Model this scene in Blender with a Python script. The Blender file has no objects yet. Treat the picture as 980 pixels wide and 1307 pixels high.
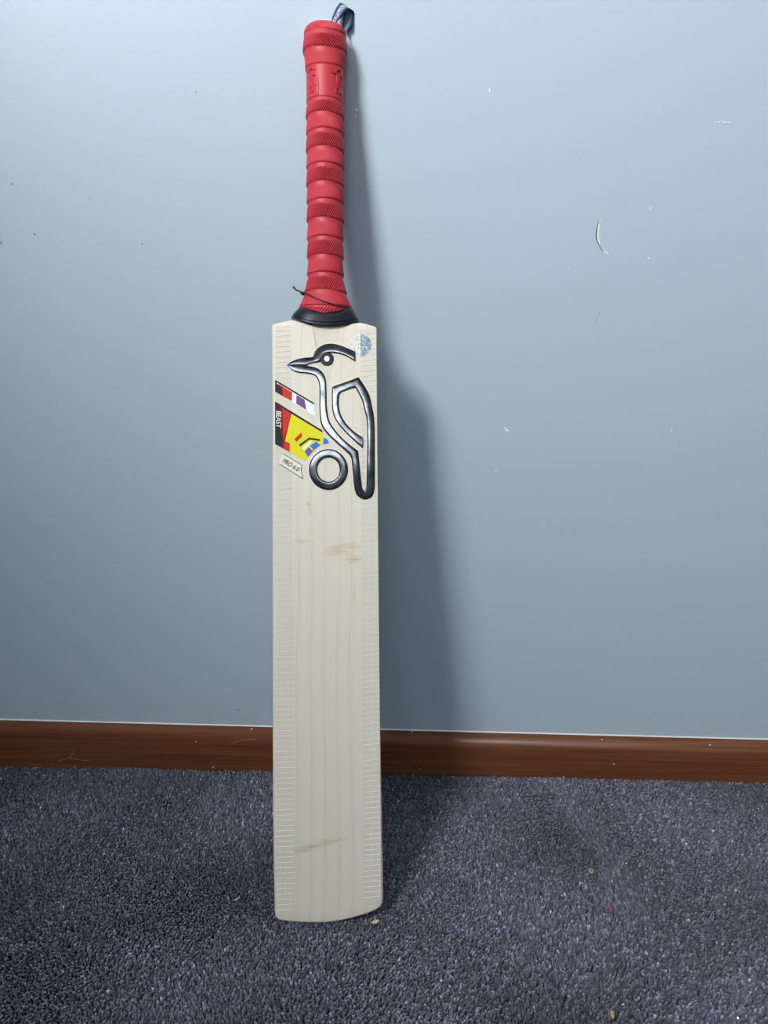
import bpy, bmesh, math, random
import numpy as np
from mathutils import Vector, Matrix, noise as mnoise

random.seed(7)
rng = np.random.default_rng(7)
C = bpy.context.scene.collection
SC = bpy.context.scene

# ------------------------------------------------------------------ camera
FPX, CX, CY = 981.0, 490.0, 653.5            # focal length and centre for the 980 x 1307 frame
PITCH, YAW, ROLL = math.radians(16.0), math.radians(3.93), math.radians(3.64)
CAM = Vector((0.0, -0.8690, 0.5930))
_F = Vector((math.sin(YAW) * math.cos(PITCH), math.cos(YAW) * math.cos(PITCH), -math.sin(PITCH)))
_X0 = Vector((math.cos(YAW), -math.sin(YAW), 0.0))
_U0 = _X0.cross(_F)
_X = _X0 * math.cos(ROLL) + _U0 * math.sin(ROLL)
_U = -_X0 * math.sin(ROLL) + _U0 * math.cos(ROLL)
cd = bpy.data.cameras.new('camera')
cd.sensor_fit = 'AUTO'
cd.sensor_width = 36.0
cd.lens = FPX / 1307.0 * 36.0
cd.clip_start = 0.01
cam = bpy.data.objects.new('camera', cd)
C.objects.link(cam)
M = Matrix((_X, _U, -_F)).transposed().to_4x4()
M.translation = CAM
cam.matrix_world = M
SC.camera = cam

# ------------------------------------------------------------------ world, light, exposure
w = bpy.data.worlds.new('sky')
w.use_nodes = True
SC.world = w
bg = w.node_tree.nodes['Background']
bg.inputs[0].default_value = (0.50, 0.72, 1.0, 1)
bg.inputs[1].default_value = 2.0

WIN_Y, WIN_Z, WIN_W, WIN_H = -1.498, 1.931, 1.169, 1.10       # window in the left wall, behind the camera
ROOM_Y = -3.20
XL, XR, ZC, ZF = -0.957, 2.60, 2.60, -0.0085
ld = bpy.data.lights.new('window_daylight', 'AREA')
ld.shape = 'RECTANGLE'
ld.size, ld.size_y = 0.728, 1.76          # the bright part of the sky outside
ld.energy = 262.0
ld.color = (0.955, 0.975, 0.985)
lamp = bpy.data.objects.new('window_daylight', ld)
C.objects.link(lamp)
lamp.location = (XL - 0.466, WIN_Y - 0.704, WIN_Z)
lamp.rotation_euler = (math.radians(90), 0, math.radians(-47.9))  # shines slantwise in through the opening

# weaker daylight from a second window in the wall behind the camera
W2 = (-0.80, 0.13, 1.42, 1.98)               # x0, x1, z0, z1
ld2 = bpy.data.lights.new('rear_window_daylight', 'AREA')
ld2.shape = 'RECTANGLE'
ld2.size, ld2.size_y = W2[1] - W2[0] - 0.06, W2[3] - W2[2] - 0.06
ld2.energy = 11.5
ld2.color = (0.90, 0.96, 1.0)
lamp2 = bpy.data.objects.new('rear_window_daylight', ld2)
C.objects.link(lamp2)
lamp2.location = ((W2[0] + W2[1]) / 2, ROOM_Y - 0.09, (W2[2] + W2[3]) / 2)
lamp2.rotation_euler = (math.radians(90), 0, 0)

vs = SC.view_settings
SC.display_settings.display_device = 'sRGB'
vs.view_transform = 'Standard'
vs.look = 'None'
vs.gamma = 1.0
vs.use_curve_mapping = False
vs.exposure = 0.10
SC.cycles.use_denoising = True
SC.cycles.max_bounces = 8
SC.cycles.diffuse_bounces = 5
SC.cycles.sample_clamp_indirect = 4.0

# ------------------------------------------------------------------ helpers
def ray(px, py):
    return (_X * ((px - CX) / FPX) - _U * ((py - CY) / FPX) + _F)

def on_plane(px, py, p0, n):
    d = ray(px, py)
    return CAM + d * ((p0 - CAM).dot(n) / d.dot(n))

def wall_pt(px, py, y=0.0):
    return on_plane(px, py, Vector((0, y, 0)), Vector((0, 1, 0)))

def floor_pt(px, py, z=0.0):
    return on_plane(px, py, Vector((0, 0, z)), Vector((0, 0, 1)))

def tag(o, label=None, cat=None, group=None, kind=None):
    if label: o['label'] = label
    if cat: o['category'] = cat
    if group: o['group'] = group
    if kind: o['kind'] = kind
    return o

def mesh_obj(name, verts, faces, mats, parent=None, smooth=False, mat_idx=None):
    me = bpy.data.meshes.new(name)
    me.from_pydata([tuple(v) for v in verts], [], faces)
    for m in (mats if isinstance(mats, (list, tuple)) else [mats]):
        me.materials.append(m)
    if mat_idx is not None:
        me.polygons.foreach_set('material_index', mat_idx)
    if smooth:
        me.polygons.foreach_set('use_smooth', [True] * len(me.polygons))
    me.update()
    o = bpy.data.objects.new(name, me)
    C.objects.link(o)
    if parent is not None:
        o.parent = parent
    return o

class MB:
    """collects verts and faces of one mesh"""
    def __init__(s): s.v, s.f, s.mi = [], [], []
    def add(s, verts, faces, mi=0):
        k = len(s.v); s.v += [tuple(p) for p in verts]
        s.f += [tuple(i + k for i in f) for f in faces]; s.mi += [mi] * len(faces)
    def box(s, a, b, mi=0):
        (x0, y0, z0), (x1, y1, z1) = a, b
        v = [(x0,y0,z0),(x1,y0,z0),(x1,y1,z0),(x0,y1,z0),(x0,y0,z1),(x1,y0,z1),(x1,y1,z1),(x0,y1,z1)]
        s.add(v, [(3,2,1,0),(4,5,6,7),(0,1,5,4),(1,2,6,5),(2,3,7,6),(3,0,4,7)], mi)
    def tube(s, pts, rad, n=8, mi=0, closed=False):
        pts = [Vector(p) for p in pts]
        m = len(pts)
        rads = rad if isinstance(rad, (list, tuple)) else [rad] * m
        vs_, up = [], None
        for i, p in enumerate(pts):
            if closed:
                t = pts[(i + 1) % m] - pts[(i - 1) % m]
            else:
                t = pts[min(i + 1, m - 1)] - pts[max(i - 1, 0)]
            t.normalize()
            if up is None:
                up = Vector((0, 0, 1)) if abs(t.z) < 0.9 else Vector((1, 0, 0))
            up = (up - t * up.dot(t)).normalized()
            sd = t.cross(up)
            for k in range(n):
                a = 2 * math.pi * k / n
                vs_.append(p + (up * math.cos(a) + sd * math.sin(a)) * rads[i])
        fs = []
        for i in range(m if closed else m - 1):
            j = (i + 1) % m
            for k in range(n):
                k2 = (k + 1) % n
                fs.append((i*n+k, i*n+k2, j*n+k2, j*n+k))
        if not closed:
            fs.append(tuple(range(n))[::-1]); fs.append(tuple(range((m-1)*n, m*n)))
        s.add(vs_, fs, mi)
    def build(s, name, mats, parent=None, smooth=False):
        return mesh_obj(name, s.v, s.f, mats, parent, smooth, s.mi)

def smooth_line(pts, sub=6):
    """Catmull-Rom through points of any dimension"""
    P = [np.array(p, float) for p in pts]
    P = [2 * P[0] - P[1]] + P + [2 * P[-1] - P[-2]]
    out = []
    for i in range(1, len(P) - 2):
        for k in range(sub):
            t = k / sub
            a, b, c, d = P[i-1], P[i], P[i+1], P[i+2]
            out.append(0.5 * ((2*b) + (c-a)*t + (2*a-5*b+4*c-d)*t*t + (3*b-a-3*c+d)*t**3))
    out.append(P[-2])
    return out

# node helpers
class NT:
    def __init__(s, name):
        s.m = bpy.data.materials.new(name); s.m.use_nodes = True
        s.t = s.m.node_tree; s.b = s.t.nodes['Principled BSDF']
    def n(s, kind, **kw):
        x = s.t.nodes.new(kind)
        for k, v in kw.items(): setattr(x, k, v)
        return x
    def l(s, a, b): s.t.links.new(a, b)
    def inp(s, k, v):
        if hasattr(v, 'links') or hasattr(v, 'is_linked'): s.l(v, s.b.inputs[k])
        else: s.b.inputs[k].default_value = v
    def math(s, op, a, b=None, clamp=False):
        x = s.n('ShaderNodeMath', operation=op, use_clamp=clamp)
        for i, v in enumerate((a, b)):
            if v is None: continue
            if hasattr(v, 'is_linked'): s.l(v, x.inputs[i])
            else: x.inputs[i].default_value = v
        return x.outputs[0]
    def coords(s, scale=(1,1,1), loc=(0,0,0)):
        tc = s.n('ShaderNodeTexCoord'); mp = s.n('ShaderNodeMapping')
        s.l(tc.outputs['Object'], mp.inputs['Vector'])
        mp.inputs['Scale'].default_value = scale; mp.inputs['Location'].default_value = loc
        return mp.outputs[0]
    def noise(s, vec, scale, detail=3, rough=0.5, dist=0.0):
        x = s.n('ShaderNodeTexNoise'); s.l(vec, x.inputs['Vector'])
        x.inputs['Scale'].default_value = scale; x.inputs['Detail'].default_value = detail
        x.inputs['Roughness'].default_value = rough; x.inputs['Distortion'].default_value = dist
        return x.outputs[0]
    def ramp(s, fac, stops):
        x = s.n('ShaderNodeValToRGB'); s.l(fac, x.inputs[0])
        e = x.color_ramp.elements
        while len(e) < len(stops): e.new(0.5)
        for el, (p, c) in zip(e, stops):
            el.position = p; el.color = (*c, 1) if len(c) == 3 else c
        return x.outputs[0]
    def mix(s, fac, a, b, mode='MIX'):
        x = s.n('ShaderNodeMix', data_type='RGBA', blend_type=mode)
        for i, v in ((0, fac), (6, a), (7, b)):
            if hasattr(v, 'is_linked'): s.l(v, x.inputs[i])
            else: x.inputs[i].default_value = v if i == 0 else (*v, 1)
        return x.outputs[2]
    def bump(s, h, strength=0.2, dist=0.001):
        x = s.n('ShaderNodeBump'); s.l(h, x.inputs['Height'])
        x.inputs['Strength'].default_value = strength; x.inputs['Distance'].default_value = dist
        s.l(x.outputs[0], s.b.inputs['Normal'])

def lin(r, g, b):
    f = lambda c: (c/255/12.92) if c <= 10 else ((c/255+0.055)/1.055)**2.4
    return (f(r), f(g), f(b))

def plain(name, col, rough=0.5, metal=0.0, var=0.06, scale=300, bump=0.0, spec=0.5, coat=0.0):
    k = NT(name)
    nz = k.noise(k.coords(), scale, 3)
    k.inp('Base Color', k.mix(nz, tuple(c*(1-var) for c in col), tuple(min(1, c*(1+var)) for c in col)))
    k.inp('Roughness', rough); k.inp('Metallic', metal); k.inp('Specular IOR Level', spec)
    if coat: k.inp('Coat Weight', coat)
    if bump: k.bump(nz, bump, 0.0005)
    return k.m

# ------------------------------------------------------------------ materials
def m_wall():
    k = NT('wall_paint')
    v = k.coords()
    a = k.noise(v, 1.3, 2); b = k.noise(v, 160, 3, 0.6); c = k.noise(k.coords((1, 1, 0.25)), 90, 2)
    k.inp('Base Color', k.mix(a, (0.420, 0.490, 0.540), (0.445, 0.515, 0.565)))
    k.inp('Roughness', 0.46); k.inp('Specular IOR Level', 0.42)
    k.bump(k.math('ADD', k.math('MULTIPLY', b, 0.7), k.math('MULTIPLY', c, 0.5)), 0.22, 0.0012)
    return k.m
def m_timber():
    k = NT('stained_timber')
    g = k.noise(k.coords((1.2, 60, 60)), 3.0, 6, 0.65, 0.6)
    f = k.noise(k.coords((6, 300, 300)), 2.0, 3)
    sp = k.noise(k.coords((14, 40, 40)), 5.0, 2)
    col = k.ramp(g, [(0.25, (0.085, 0.024, 0.0085)), (0.50, (0.170, 0.055, 0.019)), (0.78, (0.270, 0.100, 0.036))])
    col = k.mix(k.math('MULTIPLY', f, 0.35), col, (0.05, 0.016, 0.007))
    k.inp('Base Color', col)
    k.inp('Roughness', 0.40); k.inp('Specular IOR Level', 0.45)
    k.bump(k.math('ADD', g, k.math('MULTIPLY', sp, 0.6)), 0.18, 0.0006)
    return k.m
def m_carpet_pile():
    k = NT('carpet_yarn')
    at = k.n('ShaderNodeAttribute'); at.attribute_name = 'yarn'
    nz = k.noise(k.coords(), 1400, 2)
    k.inp('Base Color', k.mix(k.math('MULTIPLY', nz, 0.5), at.outputs['Color'], (0.012, 0.012, 0.020)))
    k.inp('Roughness', 0.85); k.inp('Specular IOR Level', 0.25)
    k.inp('Sheen Weight', 0.25); k.inp('Sheen Roughness', 0.5)
    return k.m
def m_carpet_base():
    k = NT('carpet_ground')
    v = k.coords()
    nz = k.noise(v, 420, 3, 0.7); big = k.noise(v, 5, 3)
    col = k.ramp(nz, [(0.3, (0.016, 0.016, 0.024)), (0.7, (0.085, 0.087, 0.115))])
    k.inp('Base Color', k.mix(k.math('MULTIPLY', big, 0.4), col, (0.03, 0.03, 0.042)))
    k.inp('Roughness', 0.95); k.bump(nz, 0.9, 0.004)
    return k.m
def m_willow():
    k = NT('willow')
    tc = k.n('ShaderNodeTexCoord'); sx = k.n('ShaderNodeSeparateXYZ'); k.l(tc.outputs['Object'], sx.inputs[0])
    X, Z = sx.outputs[0], sx.outputs[2]
    # straight growth rings running the length, slowly wandering
    wob = k.noise(k.coords((6, 6, 2.2)), 1.0, 2)
    u = k.math('ADD', k.math('MULTIPLY', X, 76.0), k.math('MULTIPLY', wob, 2.6))
    u = k.math('ADD', u, k.math('MULTIPLY', Z, 0.55))
    fr = k.math('FRACT', u)
    ring = k.ramp(fr, [(0.0, (0.55,)*3), (0.10, (0.25,)*3), (0.45, (0.0,)*3), (0.88, (0.15,)*3), (0.985, (1.0,)*3)])
    fine = k.noise(k.coords((420, 420, 5)), 1.0, 4, 0.6)
    fleck = k.noise(k.coords((900, 900, 60)), 1.0, 2)
    base = k.mix(fine, (0.715, 0.640, 0.512), (0.800, 0.730, 0.610))
    base = k.mix(k.math('MULTIPLY', ring, 0.32), base, (0.52, 0.415, 0.285))
    broad = k.noise(k.coords((28, 28, 1.6)), 1.0, 2)
    base = k.mix(k.math('MULTIPLY', broad, 0.30), base, (0.722, 0.630, 0.488))
    base = k.mix(k.math('MULTIPLY', fleck, 0.12), base, (0.60, 0.52, 0.40))
    # butterfly stains and a small knot: (x, z, half width, half height, strength, tilt)
    for (bx, bz, hw, hh, st, tl) in STAINS:
        dx = k.math('MULTIPLY', k.math('SUBTRACT', X, bx), 1.0 / hw)
        zz = k.math('SUBTRACT', k.math('SUBTRACT', Z, bz), k.math('MULTIPLY', k.math('SUBTRACT', X, bx), tl))
        wv = k.math('MULTIPLY', k.math('SUBTRACT', k.noise(k.coords((70, 70, 70)), 1.0, 2), 0.5), hh * 1.6)
        dz = k.math('MULTIPLY', k.math('ADD', zz, wv), 1.0 / hh)
        d = k.math('ADD', k.math('MULTIPLY', dx, dx), k.math('MULTIPLY', dz, dz))
        msk = k.math('SUBTRACT', 1.0, d, clamp=True)
        str_ = k.ramp(k.noise(k.coords((45, 45, 420)), 1.0, 4, 0.65), [(0.35, (0.0,)*3), (0.68, (1.0,)*3)])
        base = k.mix(k.math('MULTIPLY', k.math('MULTIPLY', msk, str_), st), base, (0.52, 0.36, 0.19))
    k.inp('Base Color', base)
    k.inp('Roughness', 0.36); k.inp('Specular IOR Level', 0.55)
    k.bump(fine, 0.10, 0.0003)
    return k.m
def m_splice():
    k = NT('cane_splice')
    fine = k.noise(k.coords((500, 500, 6)), 1.0, 4, 0.6)
    k.inp('Base Color', k.ramp(fine, [(0.3, (0.64, 0.56, 0.43)), (0.7, (0.74, 0.67, 0.54))]))
    k.inp('Roughness', 0.42)
    return k.m
def m_foil():
    k = NT('chrome_foil')
    v = k.coords()
    a = k.noise(v, 60, 4, 0.6); b = k.noise(v, 900, 2, 0.7)
    col = k.ramp(a, [(0.3, (0.050, 0.050, 0.053)), (0.72, (0.19, 0.191, 0.195))])
    col = k.mix(k.ramp(b, [(0.56, (0, 0, 0)), (0.68, (0.75,)*3)]), col, (0.015, 0.015, 0.017))
    k.inp('Base Color', col); k.inp('Metallic', 1.0); k.inp('Roughness', 0.085)
    k.bump(a, 0.06, 0.0004)
    return k.m
def m_rubber_grip():
    k = NT('red_rubber')
    nz = k.noise(k.coords(), 220, 3)
    k.inp('Base Color', k.mix(nz, (0.430, 0.022, 0.036), (0.500, 0.030, 0.046)))
    k.inp('Roughness', 0.48); k.inp('Specular IOR Level', 0.42)
    k.bump(k.noise(k.coords(), 1800, 2), 0.05, 0.0003)
    return k.m
def m_tape():
    k = NT('fibre_tape')
    tc = k.n('ShaderNodeTexCoord'); sx = k.n('ShaderNodeSeparateXYZ'); k.l(tc.outputs['Object'], sx.inputs[0])
    ya = k.math('FRACT', k.math('MULTIPLY', sx.outputs[0], 560.0))
    yl = k.ramp(ya, [(0.0, (1,)*3), (0.25, (0,)*3), (0.8, (0,)*3), (1.0, (1,)*3)])
    fine = k.noise(k.coords((420, 420, 5)), 1.0, 4, 0.6)
    base = k.mix(fine, (0.655, 0.585, 0.475), (0.745, 0.685, 0.575))
    k.inp('Base Color', k.mix(k.math('MULTIPLY', yl, 0.20), base, (0.50, 0.44, 0.35)))
    k.inp('Roughness', 0.42); k.inp('Specular IOR Level', 0.4)
    k.bump(yl, 0.15, 0.0003)
    return k.m
def m_holo():
    k = NT('hologram_foil')
    vo = k.n('ShaderNodeTexVoronoi'); vo.inputs['Scale'].default_value = 1100
    k.l(k.coords(), vo.inputs['Vector'])
    k.inp('Base Color', k.ramp(vo.outputs['Color'], [(0.2, (0.10, 0.14, 0.18)), (0.55, (0.26, 0.32, 0.38)), (0.8, (0.62, 0.68, 0.72))]))
    k.inp('Metallic', 0.55); k.inp('Roughness', 0.35)
    return k.m
def m_ribbon(name, dark, light):
    k = NT(name)
    v = k.coords()
    vo = k.n('ShaderNodeTexVoronoi', feature='DISTANCE_TO_EDGE'); vo.inputs['Scale'].default_value = 620
    k.l(v, vo.inputs['Vector'])
    k.inp('Base Color', k.ramp(vo.outputs[0], [(0.05, dark), (0.20, light)]))
    k.inp('Roughness', 0.6)
    return k.m

W_PAINT = m_wall()
TIMBER = m_timber()
YARN = m_carpet_pile()
CARPET = m_carpet_base()
SPLICE = m_splice()
FOIL = m_foil()
RED = m_rubber_grip()
TAPE = m_tape()
HOLO = m_holo()
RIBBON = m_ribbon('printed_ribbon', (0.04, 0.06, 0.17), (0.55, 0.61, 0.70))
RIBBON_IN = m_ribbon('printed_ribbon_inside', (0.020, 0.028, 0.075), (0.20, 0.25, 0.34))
CEIL = plain('ceiling_paint', (0.72, 0.72, 0.70), 0.8)
WHITE_PAINT = plain('white_gloss_paint', (0.70, 0.70, 0.68), 0.4)
CHIP = plain('bare_plaster', (0.86, 0.86, 0.84), 0.8)
DARKMARK = plain('dark_scuff', (0.055, 0.065, 0.080), 0.8)
SPECK = plain('grey_speck', (0.22, 0.25, 0.29), 0.8)
BLACK = plain('black_vinyl', (0.007, 0.008, 0.012), 0.24, spec=0.3)
BLACKRUB = plain('black_rubber', (0.007, 0.008, 0.014), 0.28, bump=0.05, spec=0.35)
CORD = plain('black_cord', (0.009, 0.008, 0.009), 0.6, scale=2500, bump=0.3)
S_BLACK = plain('sticker_black', (0.018, 0.018, 0.030), 0.5, spec=0.22)
S_RED = plain('sticker_red', (0.60, 0.035, 0.020), 0.5, spec=0.22)
S_WHITE = plain('sticker_white', (0.90, 0.90, 0.90), 0.5, spec=0.22)
S_PURPLE = plain('sticker_purple', (0.200, 0.070, 0.230), 0.5, spec=0.22)
S_YELLOW = plain('sticker_yellow', (0.78, 0.70, 0.020), 0.5, spec=0.22)
S_BLUE = plain('sticker_blue', (0.03, 0.20, 0.66), 0.5, spec=0.22)
S_VIOLET = plain('sticker_violet', (0.13, 0.11, 0.40), 0.5, spec=0.22)
S_CLEAR = plain('sticker_backing', (0.83, 0.765, 0.645), 0.4, spec=0.3)
THREAD = plain('glass_thread', (0.88, 0.86, 0.80), 0.16, scale=900, spec=0.9)
CAPW = plain('pale_end_cap', (0.78, 0.76, 0.68), 0.5)
NAVY = plain('navy_webbing', (0.016, 0.026, 0.095), 0.55, scale=900, bump=0.2)
HUSK = plain('tan_husk', (0.42, 0.30, 0.16), 0.6, var=0.25, scale=600)
HUSKD = plain('brown_husk', (0.15, 0.085, 0.04), 0.6, var=0.2, scale=600)
REDBIT = plain('red_rubber_crumb', (0.45, 0.02, 0.03), 0.6)
LINT = plain('pale_lint', (0.70, 0.70, 0.72), 0.8)
HAIR = plain('fair_hair', (0.42, 0.26, 0.16), 0.5)
WOODBIT = plain('pale_wood_splinter', (0.62, 0.47, 0.27), 0.6, var=0.25, scale=700)
BLUELINT = plain('blue_lint', (0.13, 0.22, 0.32), 0.8)

# ------------------------------------------------------------------ the room
PILE = 0.0                                   # the tips of the carpet pile stand at z = 0
def panel(name, a, b, mat):
    m = MB(); m.box(a, b); o = m.build(name, mat); return tag(o, kind='structure')

wall_back = panel('wall_back', (XL - .1, 0, ZF), (XR + .1, 0.10, ZC), W_PAINT)
tag(wall_back, 'pale grey blue painted wall behind the leaning bat', 'wall')
wr = panel('wall_right', (XR, ROOM_Y, ZF), (XR + .1, 0, ZC), W_PAINT)
tag(wr, 'pale grey blue painted wall on the right side of the room', 'wall')
m = MB(); x0, x1, z0, z1 = W2
m.box((XL - .1, ROOM_Y - .1, ZF), (x0, ROOM_Y, ZC)); m.box((x1, ROOM_Y - .1, ZF), (XR + .1, ROOM_Y, ZC))
m.box((x0, ROOM_Y - .1, ZF), (x1, ROOM_Y, z0)); m.box((x0, ROOM_Y - .1, z1), (x1, ROOM_Y, ZC))
tag(m.build('wall_front', W_PAINT), 'pale grey blue painted wall behind the camera', 'wall', kind='structure')
m = MB(); t = .03; ya, yb = ROOM_Y - .07, ROOM_Y - .02
m.box((x0, ya, z0), (x0 + t, yb, z1)); m.box((x1 - t, ya, z0), (x1, yb, z1))
m.box((x0 + t, ya, z0), (x1 - t, yb, z0 + t)); m.box((x0 + t, ya, z1 - t), (x1 - t, yb, z1))
win2 = m.build('window_2', WHITE_PAINT)
tag(win2, 'smaller white framed window in the wall behind the camera', 'window', kind='structure')
# the left wall, with the window opening
m = MB()
y0, y1, z0, z1 = WIN_Y - WIN_W/2, WIN_Y + WIN_W/2, WIN_Z - WIN_H/2, WIN_Z + WIN_H/2
m.box((XL - .1, ROOM_Y, ZF), (XL, y0, ZC)); m.box((XL - .1, y1, ZF), (XL, 0, ZC))
m.box((XL - .1, y0, ZF), (XL, y1, z0)); m.box((XL - .1, y0, z1), (XL, y1, ZC))
tag(m.build('wall_left', W_PAINT), 'pale grey blue painted wall with the window, on the left', 'wall', kind='structure')
tag(panel('ceiling', (XL - .1, ROOM_Y - .1, ZC), (XR + .1, 0.1, ZC + .1), CEIL), 'plain white ceiling over the room', 'ceiling')
floor = panel('floor', (XL - .1, ROOM_Y - .1, ZF - .05), (XR + .1, 0.1, ZF), CARPET)
tag(floor, 'dark blue grey carpeted floor below the wall', 'floor')

m = MB(); t = .03; xa_, xb_ = XL - .07, XL - .02
m.box((xa_, y0, z0), (xb_, y0 + t, z1)); m.box((xa_, y1 - t, z0), (xb_, y1, z1))
m.box((xa_, y0 + t, z0), (xb_, y1 - t, z0 + t)); m.box((xa_, y0 + t, z1 - t), (xb_, y1 - t, z1))
win = m.build('window_1', WHITE_PAINT)
tag(win, 'white framed window in the left wall of the room', 'window', kind='structure')
gk = NT('window_glass'); gt = gk.n('ShaderNodeBsdfTransparent'); gg = gk.n('ShaderNodeBsdfGlossy'); gm = gk.n('ShaderNodeMixShader')
gg.inputs['Roughness'].default_value = 0.02; gm.inputs[0].default_value = 0.05
gk.l(gt.outputs[0], gm.inputs[1]); gk.l(gg.outputs[0], gm.inputs[2])
gk.l(gm.outputs[0], gk.t.nodes['Material Output'].inputs['Surface'])
m = MB(); m.box((x0 + t, ya + .02, W2[2] + t), (x1 - t, ya + .024, W2[3] - t)); m.build('pane', gk.m, win2)
m = MB(); m.box((XL - .02, y0 - .03, z0 - .03), (XL + .072, y1 + .03, z0)); m.build('sill', WHITE_PAINT, win)
m = MB(); m.box((xa_ + .02, y0 + t, z0 + t), (xa_ + .024, y1 - t, z1 - t)); m.build('pane', gk.m, win)

# skirting board: moulded profile swept along the wall
HB, TB = 0.0535, 0.016
prof = [(0, ZF), (-TB, ZF), (-TB, HB - .0155)]
for i in range(1, 8):
    a = math.pi/2 * i / 8
    prof.append((-TB + .0125 * (1 - math.cos(a)), HB - .0155 + .0140 * math.sin(a)))
prof += [(-.003, HB - .0008), (0, HB)]
v, f = [], []
nx = 2; n = len(prof)
for i in range(nx):
    xx = XL + (XR - XL) * i / (nx - 1)
    v += [(xx, y, z) for (y, z) in prof]
for k in range(n):
    k2 = (k + 1) % n
    f.append((k, k2, n + k2, n + k))
f += [tuple(range(n))[::-1], tuple(range(n, 2*n))]
base = mesh_obj('baseboard_back', v, f, TIMBER)
for p in base.data.polygons:
    p.use_smooth = 2 <= p.index <= 10
tag(base, 'dark stained timber skirting board along the foot of the wall', 'baseboard', kind='structure')
m = MB()
cv = []
for i in range(90):
    xx = XL + (XR - XL) * i / 89
    j = 0.00025 * mnoise.noise(Vector((xx * 9, 0, 3)))
    cv += [(xx, 0, HB + .0007 + j * .6), (xx, -.0016, HB - .0004), (xx, 0, HB - .0008)]
m.add(cv, [q for i in range(89) for q in ((i*3, i*3+1, i*3+4, i*3+3), (i*3+1, i*3+2, i*3+5, i*3+4))])
tag(m.build('caulk_line', WHITE_PAINT, base), 'thin white paint line along the top of the board')

# ------------------------------------------------------------------ the bat's own frame
# toe of the face on the pile, handle resting against the wall; local x right, z up the bat, y to its back
RH = 0.0178                                  # handle radius
AX = 0.0185                                  # handle axis lies this far behind the face plane
Tface = floor_pt(400, 1178.6, 0.0005)
lean = math.radians(15.5)
for _ in range(40):
    # handle axis near the top end must stay RH from the wall
    Hax = wall_pt(414.8, 72, -RH * 1.10 / math.cos(lean))
    n_ = Vector((0, math.cos(lean), -math.sin(lean)))
    ax = (Hax - n_ * AX) - Tface
    lean = math.atan2(ax.y, ax.z)
axis = ax.normalized()
side = Vector((1, 0, 0)); side = (side - axis * side.dot(axis)).normalized()
back = axis.cross(side)                      # points to the wall
if back.y < 0: back = -back
BAT = Matrix((side, back, axis)).transposed().to_4x4()
BAT.translation = Tface
BINV = BAT.inverted()
def loc(px, py, y=0.0):
    """point of the bat's own plane y seen at that place of the photograph, in the bat's frame"""
    p = on_plane(px, py, BAT @ Vector((0, y, 0)), back)
    q = BINV @ p
    return Vector((q.x, y, q.z))
def l2(px, py, y=0.0):
    q = loc(px, py, y); return (q.x, q.z)

bat = bpy.data.objects.new('cricket_bat', None)
C.objects.link(bat)
bat.matrix_world = BAT
tag(bat, 'pale willow cricket bat with red grip leaning against the wall', 'bat')

def stain(px, py, hw, hh, st, tl):
    x, z = l2(px, py); s = 0.000757
    return (x, z, hw * s, hh * s, st, tl)
STAINS = [stain(440, 699, 30, 7, 0.75, 0.10), stain(430, 706, 22, 4, 0.7, 0.06), stain(451, 713, 13, 7, 0.95, 0.0), stain(386, 691, 18, 3.5, 0.5, -0.05), stain(393.5, 643, 3, 6, 0.95, 0.0), stain(396, 652, 3, 9, 0.5, 0.0),
          stain(452, 756, 2.5, 18, 0.5, 0.0), stain(398, 1081, 34, 5, 0.95, 0.18), stain(424, 1071, 24, 4.5, 0.85, 0.06), stain(385, 1086, 18, 4, 0.6, 0.16)]
WILLOW = m_willow()

# blade: cross-sections swept from toe to shoulder
def interp(x, pts):
    xs, ys = zip(*pts); return float(np.interp(x, xs, ys))
Ledge = sorted((l2(a, b)[1], l2(a, b)[0]) for a, b in ((346.3, 413), (346.8, 520), (347.3, 700), (347.5, 880), (348.0, 1040), (348.9, 1110), (350.2, 1165), (350.6, 1180)))
Redge = sorted((l2(a, b)[1], l2(a, b)[0]) for a, b in ((481.6, 417), (481.6, 560), (482, 660), (483.6, 800), (485.4, 930), (487.6, 1040), (488.9, 1110), (489.4, 1180)))
TOE = [l2(*p) for p in ((349, 1166), (350.6, 1170), (353, 1173), (357, 1175.4), (366, 1176.6), (385, 1178), (400, 1178.6), (415, 1178.2), (430, 1176.6), (450, 1172.2), (466, 1167.6), (478, 1163), (485, 1158.5), (488, 1155), (490, 1150))]
TOP = [l2(*p) for p in ((345, 413.6), (353, 412.6), (360, 411.2), (368, 409.2), (373.5, 408.0), (378, 409.6), (386, 412), (400, 413.6), (425, 414.6), (443, 414.0), (452, 412.6), (458, 411.6), (463, 412.0), (472, 414.8), (480, 417.2), (484, 418.4))]
RC = 0.0038
EDGE_T = [(0, .018), (.06, .022), (.30, .036), (.55, .036), (.85, .026), (1, .022)]
SPINE_T = [(0, .022), (.06, .030), (.30, .060), (.50, .058), (.80, .044), (1, .036)]
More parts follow.
